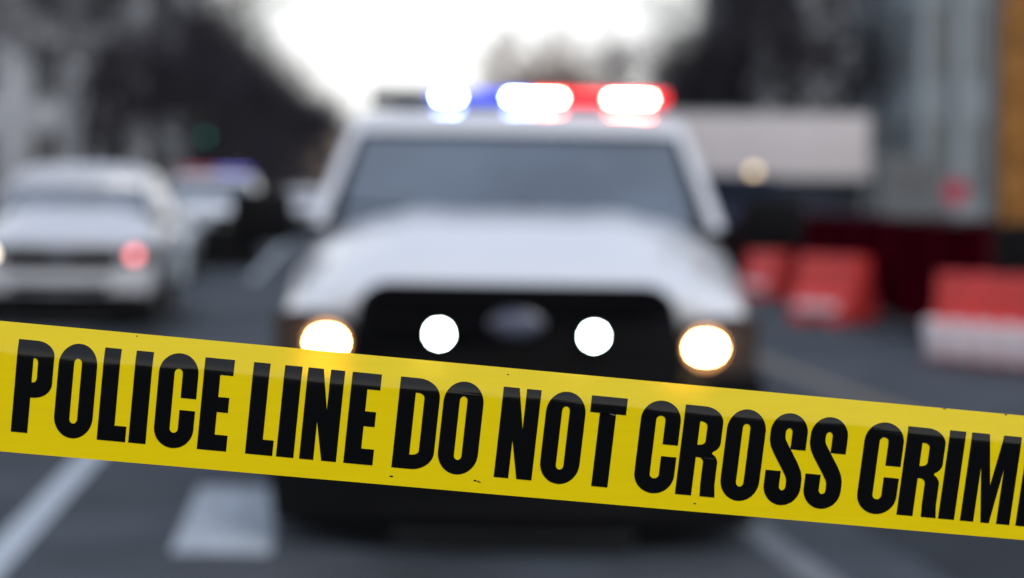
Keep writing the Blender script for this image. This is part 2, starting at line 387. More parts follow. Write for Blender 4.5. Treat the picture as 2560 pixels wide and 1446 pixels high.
lt['label'] = 'bold black capitals reading POLICE LINE DO NOT CROSS CRIME'

# ------------------------------------------------------------------ vehicles
def lerp(a, b, t): return a + (b - a) * t
def interp(tab, y):
    if y <= tab[0][0]: return tab[0][1:]
    for a, b in zip(tab, tab[1:]):
        if y <= b[0]:
            t = (y - a[0]) / (b[0] - a[0]); return [lerp(p, q, t) for p, q in zip(a[1:], b[1:])]
    return tab[-1][1:]
def vehicle(name, label, cat, paint, kind='suv', lamps='off', bar=None, police=False, group=None):
    """front at y = 0 facing -Y, ground at z = 0"""
    root = thing(name, label, cat, group=group)
    sed = kind == 'sedan'
    L = 4.7 if sed else 5.15
    zk = 0.76 if sed else 1.0              # height factor of the lower body
    # y, zb, x_sill, x_side, z_shoulder, x_hoodedge, z_hoodedge, z_centre
    T = [(0.00, .33, .84, .93, .98, .78, 1.07, 1.10), (0.07, .28, .88, .965, 1.03, .80, 1.115, 1.15), (0.45, .27, .92, .985, 1.13, .82, 1.21, 1.265),
         (1.0, .30, .93, .995, 1.235, .845, 1.315, 1.385), (1.5, .30, .93, 1.0, 1.31, .87, 1.385, 1.445), (1.95, .30, .93, 1.0, 1.33, .88, 1.39, 1.40),
         (L - .5, .32, .93, .995, 1.33, .88, 1.39, 1.40), (L - .08, .38, .90, .965, 1.28, .85, 1.36, 1.38), (L, .42, .86, .92, 1.2, .82, 1.32, 1.34)]
    civ = kind == 'suv' and not police
    if civ:                                # lower nose
        def kz(y): return lerp(.88, .94, min(1, y / 1.5))
        T = [(r[0], r[1], r[2], r[3], r[4] * kz(r[0]), r[5], r[6] * kz(r[0]), r[7] * kz(r[0])) for r in T]
    wk = 1.0 if sed else 1.042
    T = [(r[0], r[1], r[2] * wk, r[3] * wk + (.02 if r[0] < .3 and not sed else 0), r[4] * zk, r[5], r[6] * zk, r[7] * zk) for r in T]
    def bend(p):
        x, y, z = p
        k = max(0.0, 1 - max(y, -.3) / 1.15) if y < 1.15 else 0
        return (x, y + 0.27 * abs(x) ** 2.4 * k, z)
    b = MB(); rows = []
    for (y, zb, xs, xd, zs, xh, zh, zc) in T:
        xh *= .93
        half = [(0, zb), (xs * .6, zb), (xs, zb + .02), (xd, zb + .2), (xd + .005, (zb + zs) / 2 + .05), (xd, zs - .06), (lerp(xd, xh, .8), zs + (zh - zs) * .22), (xh, zh), (xh * .55, lerp(zh, zc, .72)), (0, zc)]
        ring = half + [(-x, z) for x, z in half[-2:0:-1]]
        rows.append([bend((x, y, z)) for x, z in ring])
    b.grid(rows, closed=True)
    n = len(rows[0]); b.add(rows[0], [tuple(range(n))]); b.add(rows[-1], [tuple(range(n))])
    me = b.mesh('body', paint)
    bm = bmesh.new(); bm.from_mesh(me); bmesh.ops.remove_doubles(bm, verts=bm.verts[:], dist=1e-4); bmesh.ops.recalc_face_normals(bm, faces=bm.faces[:])
    for f in bm.faces: f.smooth = True
    bm.to_mesh(me); bm.free()
    tmp = bpy.data.objects.new('tmp', me); col.objects.link(tmp)
    ss = tmp.modifiers.new('s', 'SUBSURF'); ss.levels = 2; ss.render_levels = 2
    wr = .34 if sed else .405
    wys = (.92, L - 1.15)
    cut = MB()
    for wy in wys:
        for sx in (-1, 1):
            cut.tube((sx * .66, wy, wr), (sx * 1.3, wy, wr), wr + .065, wr + .065, 32)
    co = bpy.data.objects.new('cut', cut.mesh('cut', M['black'])); col.objects.link(co)
    bo = tmp.modifiers.new('b', 'BOOLEAN'); bo.operation = 'DIFFERENCE'; bo.object = co; bo.solver = 'EXACT'
    dg = bpy.context.evaluated_depsgraph_get(); dg.update()
    me2 = bpy.data.meshes.new_from_object(tmp.evaluated_get(dg)); me2.name = 'body'
    me2.materials.clear(); me2.materials.append(paint)
    me2.polygons.foreach_set('material_index', [0] * len(me2.polygons)); me2.set_sharp_from_angle(angle=R(40))
    bpy.data.objects.remove(tmp); bpy.data.objects.remove(co)
    o = bpy.data.objects.new('body', me2); col.objects.link(o); o.parent = root
    # hood panel, slightly proud of the body
    rows = []
    for i in range(15):
        y = .13 + (1.47 - .13) * i / 14
        zb, xs, xd, zs, xh, zh, zc = interp(T, y); r = []
        for j in range(17):
            u = -1 + 2 * j / 16; x = u * xh * .93 * (.93 + .05 * i / 14)
            crown = (1 - abs(u) ** 2.3)
            z = zh + (zc - zh) * crown + .008 + .026 * math.exp(-((abs(u) - .58) / .11) ** 2) * (.4 + .6 * i / 14)
            if j in (0, 16): z -= .03
            if i == 0: z -= .03
            r.append(bend((x, y, z)))
        rows.append(r)
    MB().grid(rows).build('hood', paint, root)
    # cabin: rings from belt to roof
    if sed: yf, yr, ytf, ytr, zb, zt, hwb, hwt, zr = 1.35, 4.25, 2.05, 3.5, 1.03, 1.36, .88, .68, .075
    elif kind == 'van': yf, yr, ytf, ytr, zb, zt, hwb, hwt, zr = 1.45, 5.08, 1.95, 5.0, 1.36, 1.96, .93, .84, .12
    elif civ: yf, yr, ytf, ytr, zb, zt, hwb, hwt, zr = 1.47, 5.02, 2.15, 4.85, 1.29, 1.60, .965, .83, .29
    else: yf, yr, ytf, ytr, zb, zt, hwb, hwt, zr = 1.47, 5.02, 2.2, 4.85, 1.37, 1.865, .985, .85, .12
    def ringpt(side, u, v, out=0.0):
        hw = lerp(hwb, hwt, v ** 1.08); a = lerp(yf, ytf, v); c = lerp(yr, ytr, v); z = lerp(zb, zt, v)
        if side == 'f': x = lerp(-hw, hw, u); return (x, a + .17 * abs(x / hw) ** 2.2 - out, z + out * .8)
        if side == 'r': x = lerp(hw, -hw, u); return (x, c - .10 * abs(x / hw) ** 2.2 + out, z)
        yy0, yy1 = a + .17, c - .10
        bulge = .03 * math.sin(math.pi * u)
        if side == 'p': return (hw + bulge + out, lerp(yy0, yy1, u), z)
        return (-hw - bulge - out, lerp(yy1, yy0, u), z)
    def ring(v): return [ringpt(s, k / 12, v) for s in ('f', 'p', 'r', 'n') for k in range(12)]
    rows = [ring(v / 6) for v in range(7)]
    top = rows[-1]; cy = (ytf + ytr) / 2
    for sc, dz in ((.975, .36), (.93, .56), (.85, .74), (.65, .9), (.35, .98), (.05, 1.0)):
        rows.append([(x * sc, cy + (y - cy) * (1 - (1 - sc) * .8), zt + zr * dz) for x, y, z in top])
    b = MB(); b.grid(rows, closed=True); b.add(rows[-1], [tuple(range(48))]); b.build('roof', paint, root, angle=38)
    def pane(nm, side, u0, u1, v0, v1, out=.008, m=M['glass'], nu=12, nv=8, taper=(0, 0)):
        b = MB(); rows = []
        for i in range(nv + 1):
            v = lerp(v0, v1, i / nv)
            a, c = u0 + taper[0] * i / nv, u1 - taper[1] * i / nv
            rows.append([ringpt(side, lerp(a, c, j / nu), v, out) for j in range(nu + 1)])
        b.grid(rows); return b.build(nm, m, root)
    pane('windscreen', 'f', .035, .965, .0, .935, nu=20, m=M['tint'] if lamps == 'dark' else M['screen'])
    for ua, ub, v0, v1, tp in ((.035, .07, .0, .9, (0, .015)), (.93, .965, .0, .9, (.015, 0)), (.07, .93, .875, .935, (0, 0))):  # black border strips, partly painting in a dark reflection on the glass
        pane('windscreen_border', 'f', ua, ub, v0, v1, out=.011, m=M['gloss'], taper=tp)
    pane('rear_window', 'r', .08, .92, .18, .9)
    ends = ((.05, .33), (.365, .66), (.695, .95)) if not sed else ((.05, .46), (.5, .93))
    for k, (a, c) in enumerate(ends):
        pane('side_window', 'p', a, c, .1, .88, taper=(.05 if k == 0 else 0, 0))
        pane('side_window', 'n', 1 - c, 1 - a, .1, .88, taper=(0, .05 if k == 0 else 0))
    # grille
    g0, g1 = (.70, 1.145) if not civ else (.665, .90) if not sed else (.45, .78)
    gx = 1
    out = [(-.62, g0), (.62, g0)] + arc(.655, g0 + .12, .045, .1, -60, 10, 5) + arc(.53, g1 - .13, .135, .13, 3, 90, 10) + arc(-.53, g1 - .13, .135, .13, 90, 177, 10) + arc(-.655, g0 + .12, .045, .1, 170, 240, 5)
    gb = MB(); fb = lambda p: bend(p)
    gb.prism(out, -.06, .06, 0, fb)
    gr = gb.build('grille', M['gloss'], root)
    for k in range(4):
        z = g0 + .05 + (g1 - g0 - .1) * k / 3
        sb = MB()
        r0 = [[bend((-.6 + 1.2 * j / 14, yy, z + dz)) for j in range(15)] for yy, dz in ((-.051, -.012), (-.068, -.012), (-.068, .012), (-.051, .012))]
        sb.grid(r0, smooth=False).build('slat', M['black'], gr)
    eb = MB(); zb_ = .985 * zk if not sed else .63
    eb.lathe([(0, -.083), (.055, -.083), (.062, -.078), (.062, -.035)], (0, 0, 0), 'Y', 28)
    e = eb.build('emblem', M['badge'], gr); e.scale = (1.55, 1, .85); e.location = (0, .012, .5 * (g0 + g1) + .055 * zk)
    rb = MB(); rb.lathe([(.062, -.088), (.071, -.084), (.071, -.04)], (0, 0, 0), 'Y', 28)
    rg = rb.build('emblem_rim', M['chrome'], gr); rg.scale = (1.55, 1, .85); rg.location = (0, .012, .5 * (g0 + g1) + .055 * zk)
    if police:
        for sx in (-1, 1):
            lb = MB(); x = .317 * sx
            lb.lathe([(0, -.095), (.052, -.095), (.06, -.085), (.06, -.03)], (x, .01, .933), 'Y', 24)
            lo = lb.build('grille_lamp', M['black'], gr)
            MB().lathe([(0, -.100), (.030, -.100), (.033, -.096)], (x, .01, .933), 'Y', 20).build('lamp_led', M['e_grille'] if lamps == 'on' else M['lampglass'], gr)
    # headlights
    hx = .79 if police else .81
    h0, h1 = (.52, .70) if sed else ((.72, .96) if civ else (.755, 1.015))
    for sx in (-1, 1):
        hp = [(.69, h0 + .03), (.80, h0), (1.02, h0 + .02), (1.03, h1 - .02), (.93, h1), (.74, h1 - .015), (.70, h1 - .05)]
        hp = [(sx * x, z) for x, z in hp]
        hb = MB(); hb.prism(hp, -.02, .10, 0, bend)
        hl = hb.build('headlight', M['lampdark'], root)
        zc = (h0 + h1) / 2 - .005; yy = bend((.80, 0, 0))[1]
        MB().lathe([(.060, -.045), (.085, -.055), (.09, -.05), (.09, 0)], (sx * hx, yy, zc), 'Y', 24).build('bezel', M['chrome'], hl)
        if lamps == 'on': MB().lathe([(.058, -.045), (.078, -.0535)], (sx * hx, yy - .004, zc), 'Y', 24).build('reflector', M['e_reflector'], hl)  # reflector made emissive to paint the orange fringe around the bulb
        lm = {'on': M['e_head'], 'dim': M['e_dim'], 'off': M['lampglass'], 'dark': M['lampoff']}[lamps]
        if lamps == 'dim' and sx > 0: lm = M['e_redlamp']
        rr = .045 if lamps == 'on' else .06
        bl = MB(); bl.lathe([(0, -.058), (rr * .7, -.056), (rr, -.048), (rr, -.04)], (0, 0, 0), 'Y', 24)
        bo_ = bl.build('bulb', lm, hl); bo_.location = (sx * hx, yy, zc); bo_.scale = (1.55 if lamps == 'on' else 1, 1, 1)
    # bumper, skid plate, plate holder
    bl_ = .41 if civ else .10 * zk  # low edge shaped to deepen the shade under the nose
    bw = 1.05 if police else 1.0
    bp = [(-.97, bl_), (.97, bl_), (1.0, bl_ + (.1 if civ else .3)), (1.0, g0 + .065), (.67, g0 + .065), (.6, g0 - .01), (-.6, g0 - .01), (-.67, g0 + .065), (-1.0, g0 + .065), (-1.0, bl_ + (.1 if civ else .3))]
    bb = MB()
    bp = [(x * bw, z) for x, z in bp]
    fine = []
    for (x0, z0), (x1, z1) in zip(bp, bp[1:] + bp[:1]):
        fine += [(lerp(x0, x1, k / 6), lerp(z0, z1, k / 6)) for k in range(6)]
    n = len(fine); rows = [[bend((x, y, z)) for x, z in fine] for y in (.22, -.03, -.075)] + [[bend((x * .965, -.095, lerp(z, .54 if civ else .5 * zk, .06))) for x, z in fine]]
    bb.grid(rows, closed=True)
    zc = .5 * zk if not civ else .54
    if civ: MB().box(-.9, .9, .0, .5, .12, .408, bev=.02).build('valance', M['black'], root)
    bb.grid([rows[-1], [bend((x * .93, -.098, lerp(zc, z, .55))) for x, z in fine], [bend((x * .9, -.098, zc)) for x, z in fine]], closed=True)
    bump = bb.build('bumper', M['black'] if police or kind == 'van' else paint, root, angle=40)
    for (z0, z1, x1) in ((bl_ + .04, bl_ + .11, .55),):
        MB().box(-x1, x1, -.112, -.09, z0, z1, bev=.008).build('lower_grille', M['gloss'], bump)
    if not sed:
        MB().box(-.5, .5, -.05, .35, .055, .098, bev=.012).build('skid_plate', M['lampoff'], root)
    MB().box(-.88, .88, .25, L - .2, .24 * zk, .45 * zk, bev=.03).build('underbody', M['rubber'], root)
    # mirrors
    mz = 1.08 if sed else (1.24 if civ else 1.395); my = 1.78
    for sx in (-1, 1):
        mb = MB(); mk = 1.12 if police else .9; mb.box(-.13 * mk, .13 * mk, -.07, .07, -.115 * mk, .115 * mk, bev=.045)
        mo = mb.build('mirror', paint if not police else M['black'], root); mo.location = (sx * (1.235 if police else 1.18), my, mz)
        MB().box(-.1, .1, .0705, .0735, -.075, .075).build('mirror_glass', M['chrome'], mo)
        ab = MB(); ab.tube((-sx * .28, .03, -.05), (-sx * .08, .0, -.03), .03, .03, 8).build('mirror_arm', M['black'], mo)
    # wheels
    for wy in wys:
        for sx in (-1, 1):
            wb = MB(); x0 = sx * (.85 if sed else .915)
            hw = .125
            wb.lathe([(wr * .64, -hw * .9), (wr * .8, -hw), (wr * .96, -hw * .88), (wr, -hw * .6), (wr, hw * .6), (wr * .96, hw * .88), (wr * .8, hw), (wr * .64, hw * .9)], (0, 0, 0), 'X', 36)
            to = wb.build('wheel', M['rubber'], root); to.location = (x0, wy, wr)
            rb = MB(); rb.lathe([(wr * .64, -.08), (wr * .64, sx * .105), (wr * .58, sx * .11), (wr * .5, sx * .07), (wr * .2, sx * .06), (wr * .16, sx * .1), (0, sx * .1)], (0, 0, 0), 'X', 28)
            for k in range(8):
                a = 2 * math.pi * k / 8
                rb.tube((sx * .085, wr * .17 * math.cos(a), wr * .17 * math.sin(a)), (sx * .085, wr * .58 * math.cos(a), wr * .58 * math.sin(a)), .03, .024, 6)
            rb.build('rim', M['rim'], to)
    # door seams/handles and tail lights
    for sx in (-1, 1):
        for wy in (2.75, 3.65):
            MB().box(sx * wk - .012, sx * wk + .022, wy, wy + .2, (1.02 if civ else 1.1 * zk), (1.06 if civ else 1.14 * zk), bev=.01).build('door_handle', paint if not police else M['black'], root)
        MB().box(sx * .80 - .09, sx * .80 + .09, L - .06, L + .02, (.8 if civ else .85 * zk), (1.12 if civ else 1.2 * zk), bev=.02).build('tail_light', M['signred'], root)
        wp = MB(); p0 = ringpt('f', .5 + sx * .04 if sx < 0 else .62, .02, .02); p1 = ringpt('f', (.06 if sx < 0 else .5), .16, .022)
        wp.tube(p0, p1, .009, .006, 5).build('wiper', M['black'], root)
    if bar:
        lb = thing_part = bpy.data.objects.new('light_bar', None)
        lz, ly = 2.045, 2.86
        hb = MB(); hb.box(-.78, .78, ly, ly + .28, lz - .052, lz - .018, bev=.012); hb.box(-.74, .74, ly + .06, ly + .24, lz - .018, lz + .03, bev=.01)
        for sx in (-1, 1): hb.box(sx * .6 - .03, sx * .6 + .03, ly + .08, ly + .2, lz - .13, lz - .05)
        bpy.data.objects.remove(lb)
        lb = hb.build('light_bar', M['black'], root)
        def lens(nm, x0, x1, m): MB().box(x0, x1, ly + .003, ly + .275, lz - .017, lz + .042, bev=.012).build(nm, m, lb)
        if bar == 'lit':
            lens('blue_lens', -.78, -.47, M['lensoff']); lens('blue_lens', -.465, .07, M['e_lensblue']); lens('red_lens', .075, .78, M['e_lensred'])
            for nm, x0, x1, m in (('blue_lamp', -.425, -.315, 'e_blue'), ('blue_lamp', -.055, .065, 'e_blue'), ('red_lamp', .08, .225, 'e_red'), ('red_lamp', .475, .70, 'e_red')):
                q = MB(); q.box(x0, x1, ly - .004, ly + .004, lz - .004, lz + .018, bev=.003); q.build(nm, M[m], lb)
        else:
            lens('red_lens', -.78, -.02, M['e_farred']); lens('blue_lens', .02, .78, M['e_farblue'])
    return root

police = vehicle('police_suv', 'white police SUV facing the camera with lit headlights and flashing roof lights', 'police car', M['white'], lamps='on', bar='lit', police=True)
police.location = (0.017, 10.2, 0); police.scale = (1.025, 1, 1); police.rotation_euler = (0, R(0.25), 0)

lsuv = vehicle('parked_suv', 'white SUV without roof lights at the left edge of the photo, one lamp red', 'SUV', M['offwhite'], lamps='dim', police=False)
x, y = rd(-2.97, 27); lsuv.location = (x, y, 0); lsuv.rotation_euler = (0, 0, ROADZ)
p2 = vehicle('police_suv', 'distant white police SUV with a small red and blue light bar in the left lane', 'police car', M['white'], lamps='off', bar='far', police=True)
x, y = rd(-2.45, 50); p2.location = (x, y, 0); p2.rotation_euler = (0, 0, ROADZ)
sd_ = vehicle('sedan', 'silver sedan mostly hidden between two white SUVs at left', 'car', M['silver'], kind='sedan')
sd_.location = (-6.45, 40.5, 0); sd_.rotation_euler = (0, 0, ROADZ)
far = dup(lsuv, (X(757, 98), 98, 0), ROADZ, 'small faraway white SUV just past the left mirror of the police SUV')
van = vehicle('parked_van', 'dark navy van with an amber roof beacon parked before the white box truck', 'van', M['navy'], kind='van', lamps='dark')
van.location = (X(1905, 47), 47, 0); van.rotation_euler = (0, 0, R(8))
bcn = MB(); bcn.lathe([(0, .0), (.09, .0), (.09, .05), (.07, .12), (0, .14)], (X(1955, 47) - X(1905, 47), 2.4, 2.075), 'Z', 20)
bcn.build('beacon', M['e_amber'], van)
dk = vehicle('parked_suv', 'charcoal SUV parked right of the navy van behind the red fence', 'SUV', M['dkpaint'], lamps='dark')
dk.location = (X(2085, 50), 50, 0); dk.rotation_euler = (0, 0, R(4))

# ------------------------------------------------------------------ box truck
tr = thing('box_truck', 'box truck with a plain white cargo box standing sideways behind the dark vehicles', 'truck', (X(1640, 62), 62, 0))
s = FPX / 62
tb = MB(); tb.box(0, 5.45, 0, 2.4, 2.1, 3.82, bev=.05); bx = tb.build('cargo_box', M['truckwhite'], tr)
tm = MB()
for z in (2.105, 3.76): tm.box(-.02, 5.47, -.025, .0, z, z + .06)
for xx in (-.02, 5.41): tm.box(xx, xx + .06, -.025, .0, 2.165, 3.76)
tm.build('trim', M['steel'], bx)
MB().box(.1, 7.3, .5, 1.9, .75, 1.0, bev=.02).box(.3, 5.3, .3, 2.1, 1.0, 2.09).build('chassis', M['rubber'], tr)
cb = MB(); cb.prism([(5.75, .75), (7.6, .75), (7.62, 1.5), (7.3, 1.75), (6.95, 2.7), (5.85, 2.75), (5.75, 2.6)], .15, 2.25); cab = cb.build('cab', M['cabgrey'], tr)
wb = MB(); wb.prism([(6.1, 1.75), (7.15, 1.75), (6.85, 2.5), (6.1, 2.55)], .13, .149); wb.build('window', M['pane'], cab)
for xx in (1.2, 4.2, 6.6):
    for yy in (.25, 2.15):
        w_ = MB(); w_.lathe([(.25, -.12), (.42, -.13), (.48, -.08), (.48, .08), (.42, .13), (.25, .12), (0, .08)], (0, 0, 0), 'Y', 28)
        o = w_.build('wheel', M['rubber'], tr); o.location = (xx, yy, .48)

# ------------------------------------------------------------------ barriers and fence on the right
def barrier(name, label, white_base=False, L=1.2):
    root = thing(name, label, 'barrier', group='plastic road barriers along the fence')
    prof = [(-.27, .05), (-.27, .26), (-.15, .42), (-.11, .84), (.11, .84), (.15, .42), (.27, .26), (.27, .05)]
    b = MB(); rows = []
    n = 28
    for i in range(n + 1):
        x = -L / 2 + L * i / n
        k = 1 - .07 * (1 if (i % 7) in (3, 4) else 0)
        if i in (0, n): k = .9
        rows.append([(x, yy * k, z if z < .8 else z - (.02 if (i % 7) in (3, 4) else 0)) for yy, z in prof])
    if white_base:
        up = [[p for p in r if p[2] > .4] for r in rows]
        b.grid(up, smooth=False); b.add(up[0], [tuple(range(4))]); b.add(up[-1], [tuple(range(4))])
        body = b.build('body', M['redplastic'], root)
        q = MB(); q.box(-L / 2, L / 2, -.25, .25, .0, .42, bev=.04); q.build('base', M['redplastic'], root)
        for k in range(5):
            q = MB(); x0 = -L / 2 + L * k / 5; q.box(x0 + .03, x0 + L / 5 - .03, -.29, .29, .03, .40, bev=.05)
            q.v = [(x - .28 * (z - .2), y_, z) for x, y_, z in q.v]
            q.build('white_block', M['whiteplastic'], root)
    else:
        b.grid(rows, smooth=False); b.add(rows[0], [tuple(range(8))]); b.add(rows[-1], [tuple(range(8))])
        b.build('body', M['redplastic'], root)
        for xx in (-L * .28, L * .28): MB().box(xx - .13, xx + .13, -.275, .275, 0, .1).build('foot', M['redplastic'], root)
        q = MB(); q.box(-L * .36, L * .36, -.288, -.262, .15, .25, bev=.015); q.build('reflective_band', M['whiteplastic'], root)
    q = MB(); q.lathe([(0, .0), (.05, .0), (.05, .04), (0, .045)], (0, 0, .84), 'Z', 14); q.build('filler_cap', M['black'], root)
    return root
rb = barrier('road_barrier', 'red plastic barrier standing alone in the gap between its neighbours, full face visible')
rb.location = (X(2085, 30.3), 30.3, 0); rb.rotation_euler = (0, 0, R(-60))
dup(rb, (X(1925, 38), 38, 0), R(-72), 'red plastic barrier turned end on beside the right mirror of the police SUV')
wbv = barrier('road_barrier', 'red plastic barrier on white base blocks at the right edge of the photo', True, 1.7)
wbv.location = (X(2520, 22.6), 22.6, 0); wbv.rotation_euler = (0, 0, R(-58))
dup(wbv, (X(2520, 22.6) + .9, 20.9, 0), R(-60), 'red and white barrier nearest the camera, beyond the right frame edge')
FA, FB = Vector((4.86, 24.6, 0)), Vector((4.36, 46.5, 0))
NP = 8
fd = (FB - FA) / NP; fl = fd.length; frz = math.atan2(fd.y, fd.x)
ordn = ['nearest', 'second nearest', 'third nearest', 'fourth nearest', 'fifth nearest', 'sixth nearest', 'second farthest', 'farthest']
p0 = None
for k in range(NP):
    lab = ordn[k] + ' panel of the dark maroon construction fence right of the road'
    if p0 is None:
        p0 = thing('fence_panel', lab, 'fence', FA, frz, 'maroon construction fence panels')
        sh = MB()
        rows = [[(x_, .012 * math.sin(x_ * 7 + z_ * 2), z_) for x_ in [fl * .02 + fl * .96 * j / 24 for j in range(25)]] for z_ in (.12, .4, .8, 1.1, 1.31)]
        sh.grid(rows); sh.build('mesh_sheet', M['maroon'], p0)
        for xx in (.03, fl - .03):
            MB().tube((xx, 0, .05), (xx, 0, 1.36), .025, .025, 8).build('post', M['maroonpost'], p0)
        MB().tube((.03, 0, 1.34), (fl - .03, 0, 1.34), .02, .02, 8).build('top_rail', M['maroonpost'], p0)
        MB().box(-.1, .16, -.32, .32, 0, .09, bev=.02).build('foot', M['rubber'], p0)
    else: dup(p0, FA + fd * k, frz, lab)
# red bollard between fence and barriers
bo = thing('bollard', 'tall slim red marker post standing behind the far red barrier', 'post', (X(2022, 40), 40, 0))
MB().lathe([(.0, 0), (.2, 0), (.2, .06), (.1, .1), (.085, 1.2), (.06, 1.26), (0, 1.27)], (0, 0, 0), 'Z', 18).build('post', M['redplastic'], bo)
MB().lathe([(.094, .85), (.094, 1.0)], (0, 0, 0), 'Z', 18).build('band', M['whiteplastic'], bo)

# yellow mast
ms = thing('lift_mast', 'tall yellow steel lattice mast behind the fence at the right edge', 'mast', (X(2556, 33), 33, 0))
q = MB()
for xx in (-.27, .27):
    for yy in (-.27, .27): q.box(xx - .055, xx + .055, yy - .055, yy + .055, .3, 11)
q.build('column', M['mast'], ms)
q = MB()
for k in range(13):
    z = .5 + k * .8
    for yy in (-.27, .27):
        q.tube((-.27, yy, z), (.27, yy, z + .8), .035, .035, 6); q.tube((.27, yy, z), (-.27, yy, z), .035, .035, 6)
    for xx in (-.27, .27):
        q.tube((xx, -.27, z), (xx, .27, z + .8), .035, .035, 6)
q.build('lattice', M['mast'], ms)
MB().box(-.215, .215, -.2, .2, .3, 10.5).build('guide_plate', M['mast'], ms)
MB().box(-.8, .8, -.8, .8, 0, .3, bev=.03).build('base', M['rubber'], ms)
# generator
ge = thing('generator', 'black boxy generator behind the fence under the yellow mast', 'generator', (X(2560, 27.5), 27.5, 0))
MB().box(-.62, .7, -.45, .45, .25, 1.3, bev=.05).build('housing', M['black'], ge)
MB().box(-.55, .63, -.4, .4, 0, .25).build('skid', M['rubber'], ge)
MB().tube((.4, 0, 1.3), (.4, 0, 1.5), .04, .04, 10).build('exhaust', M['steel'], ge)

# signs
sg = thing('road_sign', 'small red octagonal sign on a grey post before the grey tower', 'sign', (X(2385, 52), 52, 0))
MB().tube((0, 0, 0), (0, 0, 2.1), .03, .03, 8).build('post', M['steel'], sg)
oc = [(.28 * math.cos(R(22.5 + 45 * k)), 1.77 + .28 * math.sin(R(22.5 + 45 * k))) for k in range(8)]
MB().prism(oc, -.06, -.035).build('plate', M['signred'], sg)
s2 = thing('road_sign', 'dull red round sign high on a grey pole left of the grey tower', 'sign', (X(2290, 75), 75, 0))
MB().tube((0, 0, 0), (0, 0, 4.6), .045, .04, 8).build('post', M['steel'], s2)
MB().prism([(.5 * math.cos(R(15 * k)), 4.1 + .5 * math.sin(R(15 * k))) for k in range(24)], -.08, -.05).build('plate', mat('dull_red', (.12, .02, .03), .6, noise=.2, scale=5), s2)
# traffic signal far down the street
tl = thing('traffic_signal', 'traffic signal glowing green above the distant police SUV', 'traffic light', (X(512, 82), 82, 0))
MB().tube((-3.4, 0, 0), (-3.4, 0, 4.7), .10, .08, 10).tube((-3.4, 0, 4.5), (.1, 0, 4.5), .06, .05, 8).build('pole', M['black'], tl)
MB().box(-.19, .19, -.15, .15, 3.3, 4.45, bev=.03).build('housing', M['black'], tl)
for k, m in enumerate(('e_green', 'lampdark', 'lampdark')):
    MB().lathe([(0, -.17), (.12, -.17), (.13, -.15)], (0, 0, 3.52 + .36 * k), 'Y', 18).build('lamp', M[m], tl)

# ------------------------------------------------------------------ buildings
def building(name, label, loc, rz, W, D, Hh, wall, cols, rows, pil=True, sides=('front',), z0=1.2, wfrac=.5):
    root = thing(name, label, 'building', loc, rz)
    b = MB(); b.box(0, W, 0, D, 0, Hh)
    if pil:
        for c in range(cols + 1):
            xx = W * c / cols; pw = W / cols * (1 - wfrac) * .5
            b.box(max(-.02, xx - pw / 2), min(W + .02, xx + pw / 2), -.35, -.003, 0, Hh - .6)
    b.build('wall', wall, root)
    MB().box(-.4, W + .4, -.6, D + .4, Hh + .003, Hh + .7).build('roof', M['roofgrey'], root)
    fh = (Hh - z0 - .6) / rows; ww = W / cols * wfrac; wh = fh * .62
    def wmesh(nm, ww, wh):
        q = MB(); q.box(-ww / 2, ww / 2, -.05, .06, 0, wh, 0)
        for xx in (-ww / 2, -.04, ww / 2 - .08): q.box(xx, xx + .08, -.12, -.053, 0, wh, 1)
        for zz in (0, wh - .08): q.box(-ww / 2 + .08, ww / 2 - .08, -.115, -.053, zz, zz + .08, 1)
        return q.mesh(nm, [M['pane'], M['steel']])
    me = wmesh('window', ww, wh)
    for c in range(cols):
        for r_ in range(rows):
            o = bpy.data.objects.new('window', me); col.objects.link(o); o.parent = root
            o.location = (W * (c + .5) / cols, 0, z0 + fh * (r_ + .2))
    if 'right' in sides or 'left' in sides:
        n2 = max(2, int(D / 4)); me2 = wmesh('window', D / n2 * .45, wh)
        for c in range(n2):
            for r_ in range(rows):
                o = bpy.data.objects.new('window', me2); col.objects.link(o); o.parent = root
                o.location = (W if 'right' in sides else 0, D * (c + .5) / n2, z0 + fh * (r_ + .2))
                o.rotation_euler = (0, 0, R(90) if 'right' in sides else R(-90))
    d_ = MB(); d_.box(W * .5 - .9, W * .5 + .9, -.08, -.01, .02, 1.1); d_.build('door', M['black'], root)
    return root
building('stone_building', 'pale stone building with tall piers at the far left behind the parked SUV', (X(-300, 95), 95, 0), ROADZ, 10.3, 24, 19, M['stone'], 4, 5, sides=('right',), wfrac=.45)
building('stone_building', 'pale grey stone building farther down the left pavement behind bare trees', (X(130, 132), 132, 0), ROADZ, 7.0, 26, 24, M['stone'], 4, 6, sides=('right',), wfrac=.5)
building('brick_house', 'low tan brick building at the far end of the street', (X(600, 300), 300, 0), 0, 12, 12, 9.5, M['brick'], 5, 2)
building('grey_tower', 'blue grey building with narrow vertical bays behind the yellow mast', (X(2290, 72), 72, 0), 0, 11, 14, 26, M['stonegrey'], 9, 7, sides=('left',), wfrac=.35)
building('stone_building', 'pale grey building seen through the bare trees right of the police SUV', (X(1790, 160), 160, 0), 0, 20, 16, 30, M['stone'], 7, 7, wfrac=.5)

